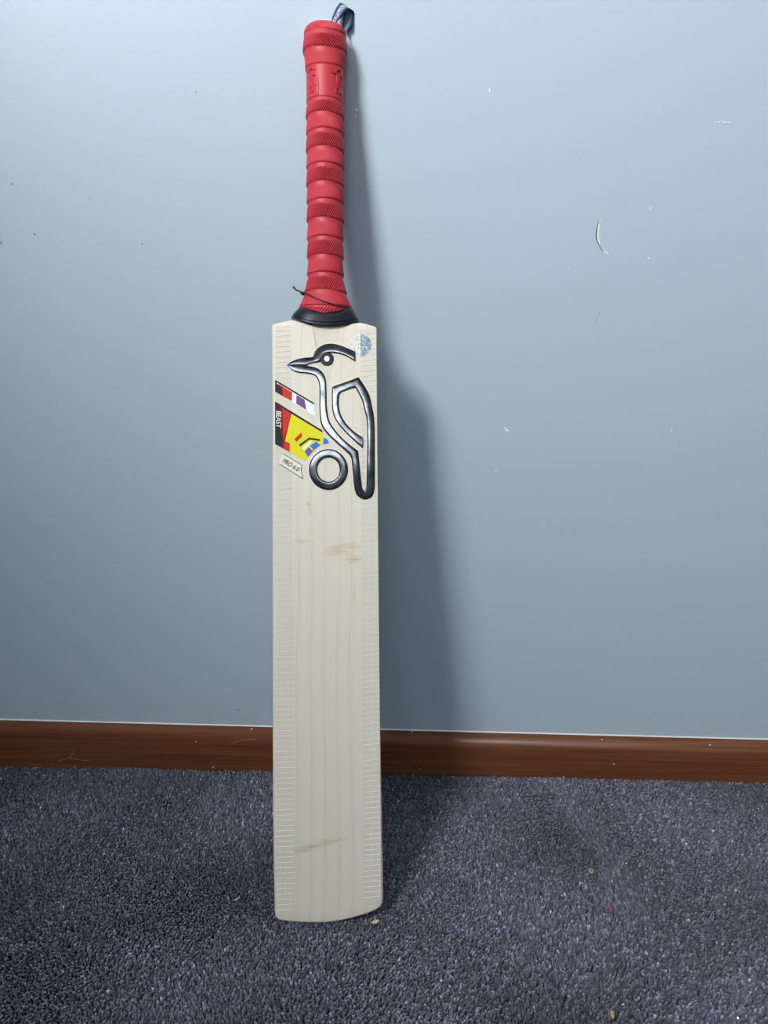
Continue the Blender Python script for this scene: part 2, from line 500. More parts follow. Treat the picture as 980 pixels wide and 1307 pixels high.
def section(t, inset=0.0):
    """closed loop (u in -1..1 across, y) plus its width reach"""
    e, s = interp(t, EDGE_T), interp(t, SPINE_T)
    hw = 0.0525
    pts = []
    nf = 22
    for i in range(nf + 1):                                   # face, left to right
        pts.append((-hw + RC + (2*hw - 2*RC) * i / nf, inset))
    for i in range(1, 6):                                     # right front corner
        a = math.pi/2 * i / 5
        pts.append((hw - RC + RC * math.sin(a) - inset, RC - RC * math.cos(a) + inset * (1 - i/5)))
    pts.append((hw - inset, e * .55)); pts.append((hw - .0015 - inset, e - .003))
    nb = 16
    for i in range(nb + 1):                                   # the back, a swept spine
        u = 1 - 2 * i / nb
        pts.append(((hw - .004 - inset) * u, e + (s - e) * (1 - abs(u)) ** 1.15 - inset))
    pts.append((-hw + .0015 + inset, e - .003)); pts.append((-hw + inset, e * .55))
    for i in range(5, 0, -1):
        a = math.pi/2 * i / 5
        pts.append((-(hw - RC + RC * math.sin(a) - inset), RC - RC * math.cos(a) + inset * (1 - i/5)))
    return pts, hw
ts = [(0, .0016), (.0008, .0007), (.0022, .0002), (.004, 0)] + [(.004 + .992 * i / 48, 0) for i in range(1, 49)] + [(.9985, .0004), (1.0, .0012)]
v, f = [], []
for (t, ins) in ts:
    pts, hw = section(t, ins)
    zmid = (interp(0, TOE) * (1 - t) + interp(0, TOP) * t)
    for (u, y) in pts:
        zl = zmid
        for _ in range(3):
            xl, xr = interp(zl, Ledge), interp(zl, Redge)
            x = xl + (u / hw * .5 + .5) * (xr - xl)
            zl = interp(x, TOE) * (1 - t) + interp(x, TOP) * t
        v.append((x, y, zl))
n = len(pts)
for i in range(len(ts) - 1):
    for k in range(n):
        k2 = (k + 1) % n
        f.append((i*n+k, i*n+k2, (i+1)*n+k2, (i+1)*n+k))
f.append(tuple(range(n))[::-1]); f.append(tuple(range((len(ts)-1)*n, len(ts)*n)))
blade = mesh_obj('blade', v, f, WILLOW, bat, True)
blade.data.polygons[-1].use_smooth = False; blade.data.polygons[-2].use_smooth = False
tag(blade, 'pale willow blade with straight grain')

# flat pieces that lie on the face
def flat_poly(pts, y, mat, name, parent, th=0.00012):
    """thin solid from photograph outline points that lie on the face"""
    bm = bmesh.new()
    vs_ = [bm.verts.new(loc(px, py, 0) + Vector((0, y, 0))) for px, py in pts]
    fc = bm.faces.new(vs_)
    bmesh.ops.triangulate(bm, faces=[fc])
    r = bmesh.ops.extrude_face_region(bm, geom=bm.faces[:])
    for g in r['geom']:
        if isinstance(g, bmesh.types.BMVert): g.co.y += th
    bmesh.ops.recalc_face_normals(bm, faces=bm.faces[:])
    me = bpy.data.meshes.new(name); bm.to_mesh(me); bm.free()
    me.materials.append(mat)
    o = bpy.data.objects.new(name, me); C.objects.link(o); o.parent = parent
    return o
c4 = lambda x, y: (340 + x / 6.533, 400 + y / 6.533)
c5 = lambda x, y: (340 + x / 6.533, 500 + y / 6.533)

tag(flat_poly([(398, 413.8), (435, 414.6), (434, 418), (424, 470), (415, 512), (408, 470), (401, 425)], -.00006, SPLICE, 'splice', blade, .00005),
    'yellower cane wedge let into the top of the face')

def tape(xa, xb, ya_, yb_, rise, name, lab):
    """a strip of clear fibre tape with its cross threads"""
    o = flat_poly([(xa(ya_), ya_), (xb(ya_), ya_ + rise), (xb(yb_), yb_ + rise * 2), (xa(yb_), yb_)], -.00010, TAPE, name, blade, .00009)
    tag(o, lab)
    m = MB(); y_ = ya_ + 6; k = 0
    while y_ < yb_ - 3:
        a, b = loc(xa(y_) + .6, y_), loc(xb(y_) - .3, y_ + rise * .9)
        nseg = 11
        for i in range(nseg):                                 # a stitched, broken line
            qx = xa(y_) + (xb(y_) - xa(y_)) * (i + .5) / nseg
            if (ya_ < 420 and 484 < y_ < 612) or (qx - 459.6)**2 + (y_ - 440.7)**2 < 15.6**2: continue
            p = a.lerp(b, i / nseg); q = a.lerp(b, (i + .72) / nseg)
            h = .00030
            c0, c1 = -.00010, -.00060
            m.add([(p.x, c0, p.z - h), (q.x, c0, q.z - h), (q.x, c0, q.z + h), (p.x, c0, p.z + h),
                   (p.x, c1, p.z), (q.x, c1, q.z)],
                  [(0, 1, 5, 4), (2, 3, 4, 5), (1, 2, 5), (3, 0, 4)])
        y_ += 6.72; k += 1
    th = m.build('tape_threads', THREAD, o); th['kind'] = 'stuff'
tape(lambda y: 350.6 + (y - 420) * .0020, lambda y: 371 if y < 500 else min(376.2, 371 + (y - 500) * .035), 416.5, 1170, -1.1, 'edge_tape', 'fibre tape strip down the left side of the face')
tape(lambda y: 459.5 + (y - 420) * .0060, lambda y: 480.0 + (y - 420) * .0090, 421, 1152, -2.6, 'edge_tape', 'fibre tape strip down the right side of the face')

# --- raised bird emblem: ribbons of domed foil with a black rim
def dense(pts, n):
    """resample a polyline to n points by arc length, after smoothing"""
    s = smooth_line(pts, 8)
    s = np.array(s); d = np.r_[0, np.cumsum(np.linalg.norm(np.diff(s, axis=0), axis=1))]
    q = np.linspace(0, d[-1], n)
    return [(float(np.interp(a, d, s[:, 0])), float(np.interp(a, d, s[:, 1]))) for a in q]
PR = [(0, 0), (.015, .55), (.09, .74), (.12, .70), (.138, .72), (.148, .90), (.160, .925), (.18, .932), (.34, .945), (.5, .95), (.66, .945), (.82, .932), (.840, .925), (.852, .90), (.862, .72), (.88, .70), (.91, .74), (.985, .55), (1, 0)]
def ribbon(segs, place, H, mb, widen=0.0, flat=False):
    """segs: list of (edge A, edge B, stations); a domed strip between the two edges"""
    SA, SB = [], []
    for A, B, n in segs:
        A, B = dense(A, n), dense(B, n)
        if SA: A, B = A[1:], B[1:]
        SA += A; SB += B
    pr = PR if not flat else [(0, 0), (.01, 1), (.99, 1), (1, 0)]
    v, f, mi = [], [], []
    for a, b in zip(SA, SB):
        a, b = np.array(a), np.array(b)
        if widen:
            d = b - a; L = np.linalg.norm(d) + 1e-6; a, b = a - d / L * widen, b + d / L * widen
        for (s, h) in pr:
            p = a + (b - a) * s
            v.append(place(p[0], p[1], h * H))
    k, n = len(pr), len(SA)
    for i in range(n - 1):
        for j in range(k - 1):
            f.append((i*k+j, i*k+j+1, (i+1)*k+j+1, (i+1)*k+j)); mi.append(1 if (not flat and 4 <= j <= k - 6) else 0)
    f.append(tuple(range(k))); mi.append(0); f.append(tuple(range((n-1)*k, n*k))[::-1]); mi.append(0)
    o = len(mb.v); mb.v += v; mb.f += [tuple(q + o for q in x) for x in f]; mb.mi += mi

# outlines in photo pixels
neckL = [c4(172, 432), c4(215, 476), c4(262, 496), c4(330, 502), c4(392, 515), c4(424, 545), c4(440, 605), c4(441, 720), c5(441, 140), c5(450, 250), c5(480, 322), c5(545, 392), c5(625, 466), c5(690, 524)]
neckR = [c4(172, 430), c4(235, 428), c4(290, 430), c4(334, 436), c4(412, 452), c4(465, 488), c4(493, 545), c4(500, 620), c4(502, 740), c5(506, 150), c5(524, 240), c5(575, 322), c5(660, 412), c5(765, 494)]
legL = [c5(690, 524), c5(708, 560), c5(713, 600), c5(720, 680), c5(732, 800), c5(755, 865), c5(812, 898), c5(872, 882), c5(900, 820), c5(904, 700), c5(903, 500), c5(903, 330), c5(897, 210), c5(880, 120), c4(858, 680), c4(818, 605), c4(768, 530)]
legR = [c5(765, 494), c5(772, 560), c5(782, 660), c5(795, 780), c5(804, 815), c5(815, 827), c5(827, 818), c5(833, 760), c5(836, 660), c5(840, 500), c5(840, 340), c5(836, 240), c5(818, 160), c4(798, 735), c4(770, 675), c4(742, 622)]
wingL = [c4(768, 530), c4(700, 558), c4(620, 586), c4(552, 612), c4(546, 640), c4(545, 740), c5(552, 170), c5(582, 245), c5(640, 320), c5(720, 400), c5(803, 474)]
wingR = [c4(742, 622), c4(705, 628), c4(660, 645), c4(618, 662), c4(606, 690), c4(602, 740), c5(606, 140), c5(625, 200), c5(668, 268), c5(735, 335), c5(806, 382)]
crownL = [c4(172, 430), c4(205, 404), c4(250, 384), c4(310, 370), c4(384, 362), c4(398, 326), c4(430, 288), c4(480, 260), c4(540, 252), c4(600, 262), c4(665, 286), c4(740, 318)]
crownR = [c4(174, 433), c4(235, 432), c4(290, 434), c4(330, 437), c4(372, 418), c4(438, 408), c4(448, 398), c4(455, 380), c4(475, 348), c4(520, 332), c4(585, 336), c4(660, 357), c4(740, 404)]
def on_face(px, py, h):
    q = loc(px, py); return (q.x, -.00025 - h, q.z)
EMB = MB()
BODY = [(neckL, neckR, 60), (legL, legR, 90), (wingL, wingR, 64)]
CROWN = [(crownL, crownR, 50)]
for SG in (BODY, CROWN):
    ribbon(SG, on_face, .0011, EMB)
emblem = EMB.build('bird_emblem', [BLACK, FOIL], blade, True)
tag(emblem, 'raised black and chrome bird outline on the upper face')
m = MB()
for SG in (BODY, CROWN):
    ribbon(SG, lambda x, y, h: on_face(x, y, h - .00020), .00012, m, widen=1.1, flat=True)
tag(m.build('sticker_backing', S_CLEAR, emblem), 'clear pale border round the emblem')
def ring_(cx_, cy_, rx0, ry0, rx1, ry1, place, H, mb, flat=False, n=72):
    pr = PR if not flat else [(0, 0), (.01, 1), (.99, 1), (1, 0)]
    k = len(pr); o = len(mb.v)
    for i in range(n):
        a = 2 * math.pi * i / n
        for (s, h) in pr:
            mb.v.append(tuple(place(cx_ + (rx0 + (rx1 - rx0) * s) * math.cos(a), cy_ + (ry0 + (ry1 - ry0) * s) * math.sin(a), h * H)))
    for i in range(n):
        j2 = (i + 1) % n
        for j in range(k - 1):
            mb.f.append((o+i*k+j, o+i*k+j+1, o+j2*k+j+1, o+j2*k+j)); mb.mi.append(1 if (not flat and 4 <= j <= k - 6) else 0)
RCx, RCy = c5(517, 649)
m = MB(); ring_(RCx, RCy, 163/6.533, 171/6.533, 93/6.533, 100/6.533, on_face, .0011, m)
ringo = m.build('wheel_emblem', [BLACK, FOIL], emblem, True)
tag(ringo, 'thick round black and chrome ring below the bird')
m = MB(); ring_(RCx, RCy, 163/6.533 + 1.2, 171/6.533 + 1.2, 93/6.533 - .8, 100/6.533 - .8, lambda x, y, h: on_face(x, y, h - .00019), .00012, m, True)
m.build('sticker_backing', S_CLEAR, emblem)
# the eye: black ring with a pale pupil
m = MB(); EX, EY = c4(503, 379)
ring_(EX, EY, 57/6.533, 58/6.533, 23/6.533, 24/6.533, on_face, .0012, m)
eye = m.build('eye', [BLACK, BLACK], emblem, True)
tag(eye, 'black round eye with a white centre')
flat_poly([(EX + 3.5 * math.cos(a), EY + 3.7 * math.sin(a)) for a in np.linspace(0, 2*math.pi, 20)[:-1]], -.0008, S_WHITE, 'pupil', emblem)

# --- the slanted striped sticker
st = flat_poly([c4(72, 556), c4(400, 748), c4(404, 858), c4(72, 652)], -.00030, S_WHITE, 'striped_sticker', blade)
tag(st, 'slanted sticker of black, red, white and purple blocks')
def on(pts, y, mat, name, par): return flat_poly(pts, y, mat, name, par, .00006)
on([c4(72, 556), c4(84, 562), c4(84, 582), c4(135, 622), c4(135, 690), c4(72, 653)], -.00037, S_BLACK, 'black_block', st)
on([c4(100, 588), c4(215, 658), c4(213, 733), c4(135, 690), c4(135, 622)], -.00037, S_RED, 'red_block', st)
on([c4(250, 680), c4(318, 720), c4(332, 806), c4(248, 752)], -.00037, S_PURPLE, 'purple_block', st)
on([c4(78, 556), c4(400, 748), c4(398, 762), c4(78, 572)], -.00041, S_BLACK, 'top_line', st)
# --- the picture sticker: plain colour fields stand in for the drawing
ps = flat_poly([c5(72, 80), c5(466, 322), c5(470, 360), c5(472, 438), c5(430, 456), c5(385, 492), c5(345, 545), c5(318, 575), c5(72, 436)], -.00030, S_YELLOW, 'picture_sticker', blade)
tag(ps, 'bright yellow sticker with a black and red left edge')
on([c5(72, 84), c5(96, 104), c5(136, 150), c5(136, 410), c5(140, 474), c5(72, 436)], -.00037, S_BLACK, 'black_block', ps)
on([c5(92, 96), c5(212, 172), c5(196, 225), c5(140, 405), c5(196, 430), c5(194, 503), c5(140, 474), c5(136, 410), c5(136, 150)], -.00037, S_RED, 'red_block', ps)
on([c5(72, 80), c5(466, 322), c5(466, 340), c5(72, 100)], -.00041, S_BLACK, 'top_line', ps)
on([c5(232, 395), c5(292, 338), c5(298, 372), c5(250, 420)], -.00037, S_RED, 'red_stroke', ps)
on([c5(318, 500), c5(352, 462), c5(384, 492), c5(347, 543)], -.00037, S_VIOLET, 'violet_patch', ps)
on([c5(362, 452), c5(420, 412), c5(446, 448), c5(392, 484)], -.00037, S_BLUE, 'blue_patch', ps)
on([c5(296, 470), c5(370, 408), c5(380, 422), c5(312, 490)], -.00039, S_WHITE, 'white_stroke', ps)
on([c5(272, 442), c5(356, 382), c5(446, 396), c5(446, 412), c5(358, 398), c5(282, 456)], -.00041, S_BLACK, 'black_stroke', ps)
on([c5(476, 386), c5(500, 390), c5(514, 408), c5(522, 430), c5(474, 438)], -.00034, S_BLUE, 'blue_tip', ps)
v, f = [], []
for i, row_ in enumerate(np.linspace(477, 598, 9)):
    q = loc(347, row_); xl = interp(q.z, Ledge)
    cs_ = [(xl + RC - RC * math.sin(a) - .00008 * math.sin(a), RC - RC * math.cos(a) - .00008 * math.cos(a)) for a in np.radians((70, 75, 80, 85, 90))]
    cs_ += [(xl - .00008, .009), (xl - .00008, .016)]
    v += [(x, y, q.z) for x, y in cs_]
for i in range(8):
    for j in range(6):
        f.append((i*7+j, i*7+j+1, (i+1)*7+j+1, (i+1)*7+j))
es = mesh_obj('edge_sticker', v, f, S_RED, blade, True)
tag(es, 'red sticker wrapped on the left edge of the blade')
# --- the small model sticker
ms = flat_poly([c5(135, 513), c5(296, 610), c5(290, 660), c5(304, 727), c5(104, 599)], -.00030, S_CLEAR, 'model_sticker', blade)
tag(ms, 'small pale sticker edged with thin black lines')
def stroke(a, b, wd):
    a, b = np.array(a), np.array(b); d = b - a; d = np.array((-d[1], d[0])) / np.linalg.norm(d) * wd / 2
    return [tuple(a + d), tuple(b + d), tuple(b - d), tuple(a - d)]
for a, b in ((c5(135, 515), c5(296, 612)), (c5(104, 599), c5(304, 725)), (c5(296, 610), c5(290, 660)), (c5(290, 658), c5(303, 727))):
    on(stroke(a, b, .75), -.00037, S_BLACK, 'border_line', ms)

def lettering(body, centre, ang, height, xs, shear, mat, name, parent, y, offset=0.0):
    cu = bpy.data.curves.new(name, 'FONT'); cu.body = body
    cu.align_x = 'CENTER'; cu.align_y = 'CENTER'; cu.size = 1.0; cu.shear = shear; cu.offset = offset; cu.extrude = 0.0
    tmp = bpy.data.objects.new(name, cu); C.objects.link(tmp)
    bpy.context.view_layer.update()
    me = bpy.data.meshes.new_from_object(tmp.evaluated_get(bpy.context.evaluated_depsgraph_get()))
    bpy.data.objects.remove(tmp)
    s = height * 0.000757 / 0.70
    c = loc(*centre); ca, sa = math.cos(ang), math.sin(ang)
    xs_ = [q.co.x for q in me.vertices]; ys_ = [q.co.y for q in me.vertices]
    mx, my = (min(xs_) + max(xs_)) / 2, (min(ys_) + max(ys_)) / 2
    for q in me.vertices:
        x_, z_ = (q.co.x - mx) * s * xs, (q.co.y - my) * s
        q.co = Vector((c.x + x_ * ca - z_ * sa, y, c.z + x_ * sa + z_ * ca))
    me.materials.clear(); me.materials.append(mat)
    o = bpy.data.objects.new(name, me); C.objects.link(o); o.parent = parent
    return o
lettering('PRO 6.0', c5(206, 611), math.radians(-31), 5.6, .86, .2, S_BLACK, 'model_lettering', ms, -.00045, .014)
tag(lettering('BEAST', c5(101, 232), math.radians(-90), 6.0, .90, .18, S_WHITE, 'word_lettering', ps, -.00045, .012), 'white word printed down the black edge')
# --- round hologram sticker
HX, HY = c4(781, 266)
hs = flat_poly([(HX + 14.4 * math.cos(a), HY + 14.6 * math.sin(a)) for a in np.linspace(0, 2*math.pi, 48)[:-1]], -.00028, S_CLEAR, 'round_sticker', blade)
tag(hs, 'small round silver sticker, pale on its left half')
on([(HX + max(.2, 14.3 * math.cos(a)), HY + 14.5 * math.sin(a)) for a in np.linspace(-math.pi/2, math.pi/2, 26)], -.00035, HOLO, 'silver_half', hs)
m = MB()
for i in range(-7, 8):
    for j in range(-7, 0):
        px, py = HX + j * 1.9 + rng.uniform(-.4, .4), HY + i * 1.9 + rng.uniform(-.4, .4)
        if (px - HX)**2 + (py - HY)**2 < 13.2**2 and rng.random() < .75:
            p = loc(px, py); r = rng.uniform(.0002, .0005)
            m.box((p.x - r, -.00036, p.z - r), (p.x + r, -.00029, p.z + r))
dots = m.build('silver_dots', HOLO, hs); dots['kind'] = 'stuff'

# ------------------------------------------------------------------ handle: grip, collar, end cap
def hl(px, py): return loc(px, py, AX)
# photo row -> height on the handle axis, and the axis' sideways place there
def axis_x(z): return interp(z, AXP)
AXP = sorted((hl(*p).z, hl(*p).x) for p in ((414.6, 20), (414.6, 80), (414.9, 200), (415.2, 300), (415.4, 360), (415.6, 390), (415.4, 412)))
SCL = (hl(500, 200) - hl(400, 200)).length / 100
# half widths of the silhouette (photo row, photo pixels), kept by height on the axis
SIL = [(30, 23.2), (36.5, 24.4), (42, 25.9), (50, 26.6), (58, 27.0), (68, 27.0), (75, 26.2), (80, 25.2), (86, 24.4), (95, 23.9), (122, 23.4), (200, 23.3), (280, 22.7), (340, 22.3), (358, 22.9), (368, 24.4), (378, 27.2), (388, 30.6), (396, 34.0), (402, 36.4)]
SILZ = sorted((hl(414.8, p).z, w_) for p, w_ in SIL)
def depth_of(py): return interp(py, [(26, 25), (70, 27), (95, 23.7), (340, 22.5), (375, 24), (402, 26.2)])
def zfront(py): return loc(414.8, py, AX - depth_of(py) * SCL).z       # height of what shows at that row on the front
def rise(py): return interp(py, [(24, 2), (34, 4), (60, 5), (90, 3), (130, 0), (375, 0), (388, 2), (401, 11)]) * SCL   # how far the sides stand above the front
def ring_z(py, a): return zfront(py) + rise(py) * math.sin(a) ** 2
SEAMS = [36, 57.8, 79, 121.5, 140.3, 161.6, 184.5, 205.8, 229.3, 251.7, 275.6, 299.5, 323, 345.6, 368, 388.5, 401]
rows = []                                            # (photo row, radius offset, rib kind, rib strength)
pat = ['f', 's', 'f', 'p', 's', 'f', 's', 'f', 's', 'f', 's', 'f', 's', 'f', 's', 'f', 's']
prev = 25.8
for sidx, se in enumerate(SEAMS):
    h = se - prev; kd = pat[sidx]
    nr = max(7, int(h / 1.3))
    if sidx == 0:
        rows += [(22.6, -8, 'p', 0), (22.2, -5.5, 'p', 0), (22.8, -3.6, 'p', 0), (24.2, -2.0, 'p', 0), (26.6, -.8, 'f', .6), (30, 0, 'f', 1), (32, .1, 'f', 1), (34, .2, 'f', 1), (35.7, .3, 'f', 1)]
    elif kd == 'p':
        for i in range(nr + 1):
            u = i / nr
            rows.append((prev + .4 + (h - .5) * u, -.35 + .5 * u, 'p', 0))
    else:
        for i in range(nr + 1):
            u = i / nr
            st_ = 0.0 if u < .24 else min(1, (u - .24) / .08)
            rows.append((prev + .4 + (h - .5) * u, -.75 + 1.5 * min(1, u * 1.15) - (.1 if u == 1 else 0), kd, st_))
    prev = se
NTH = 432
th = np.linspace(0, 2 * np.pi, NTH, endpoint=False)
V = []
twist, last = 0.0, None                              # the mesh columns follow the ribs, so each rib has its own edges
for (py, ro, kd, st_) in rows:
    z0_ = zfront(py)
    hw = interp(z0_ + rise(py), SILZ)
    if last is not None:
        dz = (z0_ - last) / SCL                          # in photo pixels, downward is negative
        twist += {'s': dz * .027, 'f': -dz * .027, 'p': 0}[kd]
    last = z0_
    aa = th + twist
    ax0 = axis_x(z0_)
    r = np.full(NTH, hw + ro)
    if kd == 's':
        tri_ = np.abs(((th * 54 / (2*np.pi)) % 1) * 2 - 1)
        r = r + st_ * 2.3 * (np.clip(tri_ * 1.35, 0, 1) - .80)
    elif kd == 'f':
        tri_ = np.abs(((th * 72 / (2*np.pi)) % 1) * 2 - 1)
        r = r + st_ * .70 * (np.clip(tri_ * 1.5, 0, 1) - .75)
    flat_ = np.interp(py, [340, 402], [1.0, .72])    # the flare is wider than it is deep
    V.append(np.stack([ax0 + r * SCL * np.sin(aa), AX - r * SCL * np.cos(aa) * flat_, z0_ + rise(py) * np.sin(aa) ** 2], 1))
V = np.concatenate(V)
nr_ = len(rows)
f = [(i*NTH + k, i*NTH + (k+1) % NTH, (i+1)*NTH + (k+1) % NTH, (i+1)*NTH + k) for i in range(nr_ - 1) for k in range(NTH)]
f = [q[::-1] for q in f]
f.append(tuple(range(NTH))[::-1])
grip = mesh_obj('grip', V, f, RED, bat, True)
tag(grip, 'red rubber grip in overlapping ribbed bands')

# embossed small birds on the plain band of the grip
def on_grip(cdeg, ymid, sc_):
    bx, by = c4(540, 900)
    def place(px, py, h):
        arc = (px - bx) * sc_ / 23.7
        a = math.radians(cdeg) + arc
        row = ymid + (py - by) * sc_
        z_ = loc(414.8, row, AX - 23.7 * SCL * math.cos(a)).z
        r = (interp(z_, SILZ) - .3) * SCL + h
        return (axis_x(z_) + r * math.sin(a), AX - r * math.cos(a), z_)
    return place
for cdeg in (-42, 44):
    m = MB(); pl = on_grip(cdeg, 104, .170)
    for SG in (BODY, CROWN):
        ribbon([(p, q, n // 2) for p, q, n in SG], pl, .0013, m)
    ring_(RCx, RCy, 25, 26, 14, 15, pl, .0013, m, n=36)
    m.mi = [0] * len(m.f)
    tag(m.build('embossed_bird', RED, grip, True), 'small bird outline raised in the red rubber')

# pale end of the handle above the grip
v, f = [], []
capr = [(15, .1), (15.6, 6), (17.0, 10.5), (18.8, 14), (21.5, 17), (25, 19.2), (30, 20)]
for (py, r) in capr:
    z_ = zfront(25.2) + (27 - py) * SCL
    v += [(axis_x(z_) + .0004 + r * SCL * math.sin(a), AX + .001 - r * SCL * math.cos(a), z_) for a in np.linspace(0, 2*math.pi, 48, endpoint=False)]
for i in range(len(capr) - 1):
    for k in range(48):
        f.append(((i+1)*48 + k, (i+1)*48 + (k+1) % 48, i*48 + (k+1) % 48, i*48 + k))
f.append(tuple(range(48)))
tag(mesh_obj('handle_end', v, f, CAPW, bat, True), 'pale end of the handle showing above the grip')

# black collar where the grip meets the shoulders
v, f = [], []
# (row on the front, row on the left side, row on the right side, half width, half depth) in photo pixels
col = [(399.5, 394.5, 394.5, 33.5, 27.0), (401.2, 396.6, 396.6, 34.6, 28.2), (402.6, 398.2, 398.4, 36.0, 28.8), (405.5, 401, 402.5, 38.8, 29.2), (409.6, 404.6, 407.8, 41.4, 29.8), (411.2, 405.9, 409.3, 42.4, 30.2),
       (411.8, 406.4, 409.9, 41.9, 29.4), (412.4, 406.8, 410.4, 42.6, 30.2), (414.9, 408.4, 412.3, 43.4, 30.4), (415.8, 409.4, 413.2, 42.8, 29.8), (416.0, 409.8, 413.6, 40.0, 27.0)]
for (pf, pl_, pr_, r, dp) in col:
    zf = loc(415, pf, AX - dp * SCL).z
    zl_, zr_ = hl(415, pl_).z, hl(415, pr_).z
    for a in np.linspace(0, 2*math.pi, 96, endpoint=False):
        ca, sa = math.cos(a), math.sin(a)
        z_ = zf * ca * ca + (zr_ if sa > 0 else zl_) * sa * sa
        cyl = math.copysign(abs(ca) ** .55, ca)
        v.append((axis_x(z_) + .0001 + r * SCL * math.copysign(abs(sa) ** .9, sa), AX - dp * SCL * cyl, z_))
for i in range(len(col) - 1):
    for k in range(96):
        f.append(((i+1)*96 + k, (i+1)*96 + (k+1) % 96, i*96 + (k+1) % 96, i*96 + k))
f.append(tuple(range(96))); f.append(tuple(range((len(col)-1)*96, len(col)*96))[::-1])
tag(mesh_obj('collar', v, f, BLACKRUB, bat, True), 'black rubber collar between grip and shoulders')

# ------------------------------------------------------------------ black string tied round the grip
strg = bpy.data.objects.new('elastic_string', None)
C.objects.link(strg)
knot_l = loc(387.2, 375.6, AX - .004)
strg.matrix_world = Matrix.Translation(BAT @ knot_l) @ BAT.to_3x3().to_4x4()
tag(strg, 'thin black string knotted round the foot of the red grip', 'string')
def grip_surface(a, py, out):
    fl = float(np.interp(py, [340, 402], [1.0, .72]))
    zs, zf = hl(414.8, py).z, loc(414.8, py, AX - interp(py, [(375, 24), (402, 26.2)]) * SCL).z
    z_ = zs * math.sin(a) ** 2 + zf * math.cos(a) ** 2
    hw = (interp(z_ + .6 * rise(py) * math.cos(a) ** 2, SILZ) + 1.0) * SCL + out
    return Vector((axis_x(z_) + hw * math.sin(a), AX - hw * math.cos(a) * fl, z_)) - knot_l
m = MB(); P = []
for i in range(72):
    a = -math.radians(84) + 2 * math.pi * i / 72
    # slants down to the right across the front, back up behind
    s_ = math.sin(a)
    py = 385.6 + 10.6 * s_
    P.append(grip_surface(a, py, .0005))
m.tube(P, .00058, 7, closed=True)
m.build('string_loop', CORD, strg, True)
m = MB()
tail = smooth_line([tuple(loc(x, y, AX - d) - knot_l) for x, y, d in ((388.5, 376.4, .006), (385.8, 374.6, .007), (382, 371.8, .008), (379, 370.6, .009), (376.4, 368.8, .009), (374.0, 365.6, .009))], 5)
m.tube(tail, [.00075] * (len(tail) - 5) + [.00085, .0010, .0011, .0010, .0007], 7)
m.build('string_end', CORD, strg, True)
m = MB()
kn = [tuple(loc(x, y, AX - .0068) - knot_l) for x, y in ((383.6, 372.4), (385.0, 373.6), (386.4, 374.9), (388.4, 376.6))]
m.tube(kn, [.0008, .0018, .0017, .0008], 8)
tag(m.build('knot', CORD, strg, True), 'small tight knot')

# ------------------------------------------------------------------ patterned ribbon behind the handle top
c1 = lambda x, y: (360 + x / 8.909, y / 8.909)
leaf_a = [((562, 262), (620, 280), .000), ((566, 214), (634, 236), .000), ((592, 135), (684, 190), .001), ((632, 62), (724, 130), .002), ((662, 32), (768, 108), .004), ((697, 42), (814, 126), .006)]
leaf_b = [((700, 70), (806, 118), .0066), ((706, 110), (818, 150), .0085), ((700, 170), (816, 205), .0095), ((692, 240), (806, 270), .0095), ((686, 298), (790, 322), .009), ((702, 335), (752, 346), .009), ((722, 372), (744, 374), .0085), ((726, 404), (736, 402), .008)]
ro = hl(428, 30)
rib = bpy.data.objects.new('ribbon_loop', None); C.objects.link(rib)
rib.matrix_world = Matrix.Translation(BAT @ ro) @ BAT.to_3x3().to_4x4()
tag(rib, 'folded navy and white patterned ribbon loop behind the handle top', 'ribbon')
def strip(leaf, u0, u1, lift, th_, name, mat, par):
    Lr = smooth_line([(a[0], a[1], d) for a, b, d in leaf], 4); Rr = smooth_line([(b[0], b[1], d) for a, b, d in leaf], 4)
    v, f = [], []
    for a, b in zip(Lr, Rr):
        for dd in (-lift, -lift + th_ ):
            for u in (u0, (u0 + u1) / 2, u1):
                x, y, d = a + (b - a) * u
                px, py = c1(x, y)
                v.append(loc(px, py, AX - .002 + d + dd) - ro)
    for i in range(len(Lr) - 1):
        o, q = i * 6, (i + 1) * 6
        f += [(o, o+1, q+1, q), (o+1, o+2, q+2, q+1), (o+4, o+3, q+3, q+4), (o+5, o+4, q+4, q+5), (o+2, o+5, q+5, q+2), (o+3, o, q, q+3)]
    e = (len(Lr) - 1) * 6
    f += [(0, 3, 4, 1), (1, 4, 5, 2), (e, e+1, e+4, e+3), (e+1, e+2, e+5, e+4)]
    return mesh_obj(name, v, f, mat, par, True)
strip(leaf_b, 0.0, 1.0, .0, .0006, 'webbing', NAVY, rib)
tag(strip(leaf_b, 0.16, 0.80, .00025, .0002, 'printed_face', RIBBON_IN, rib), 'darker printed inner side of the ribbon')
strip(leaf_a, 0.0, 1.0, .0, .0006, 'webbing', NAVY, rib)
strip(leaf_a, 0.24, 0.80, .00025, .0002, 'printed_face', RIBBON, rib)

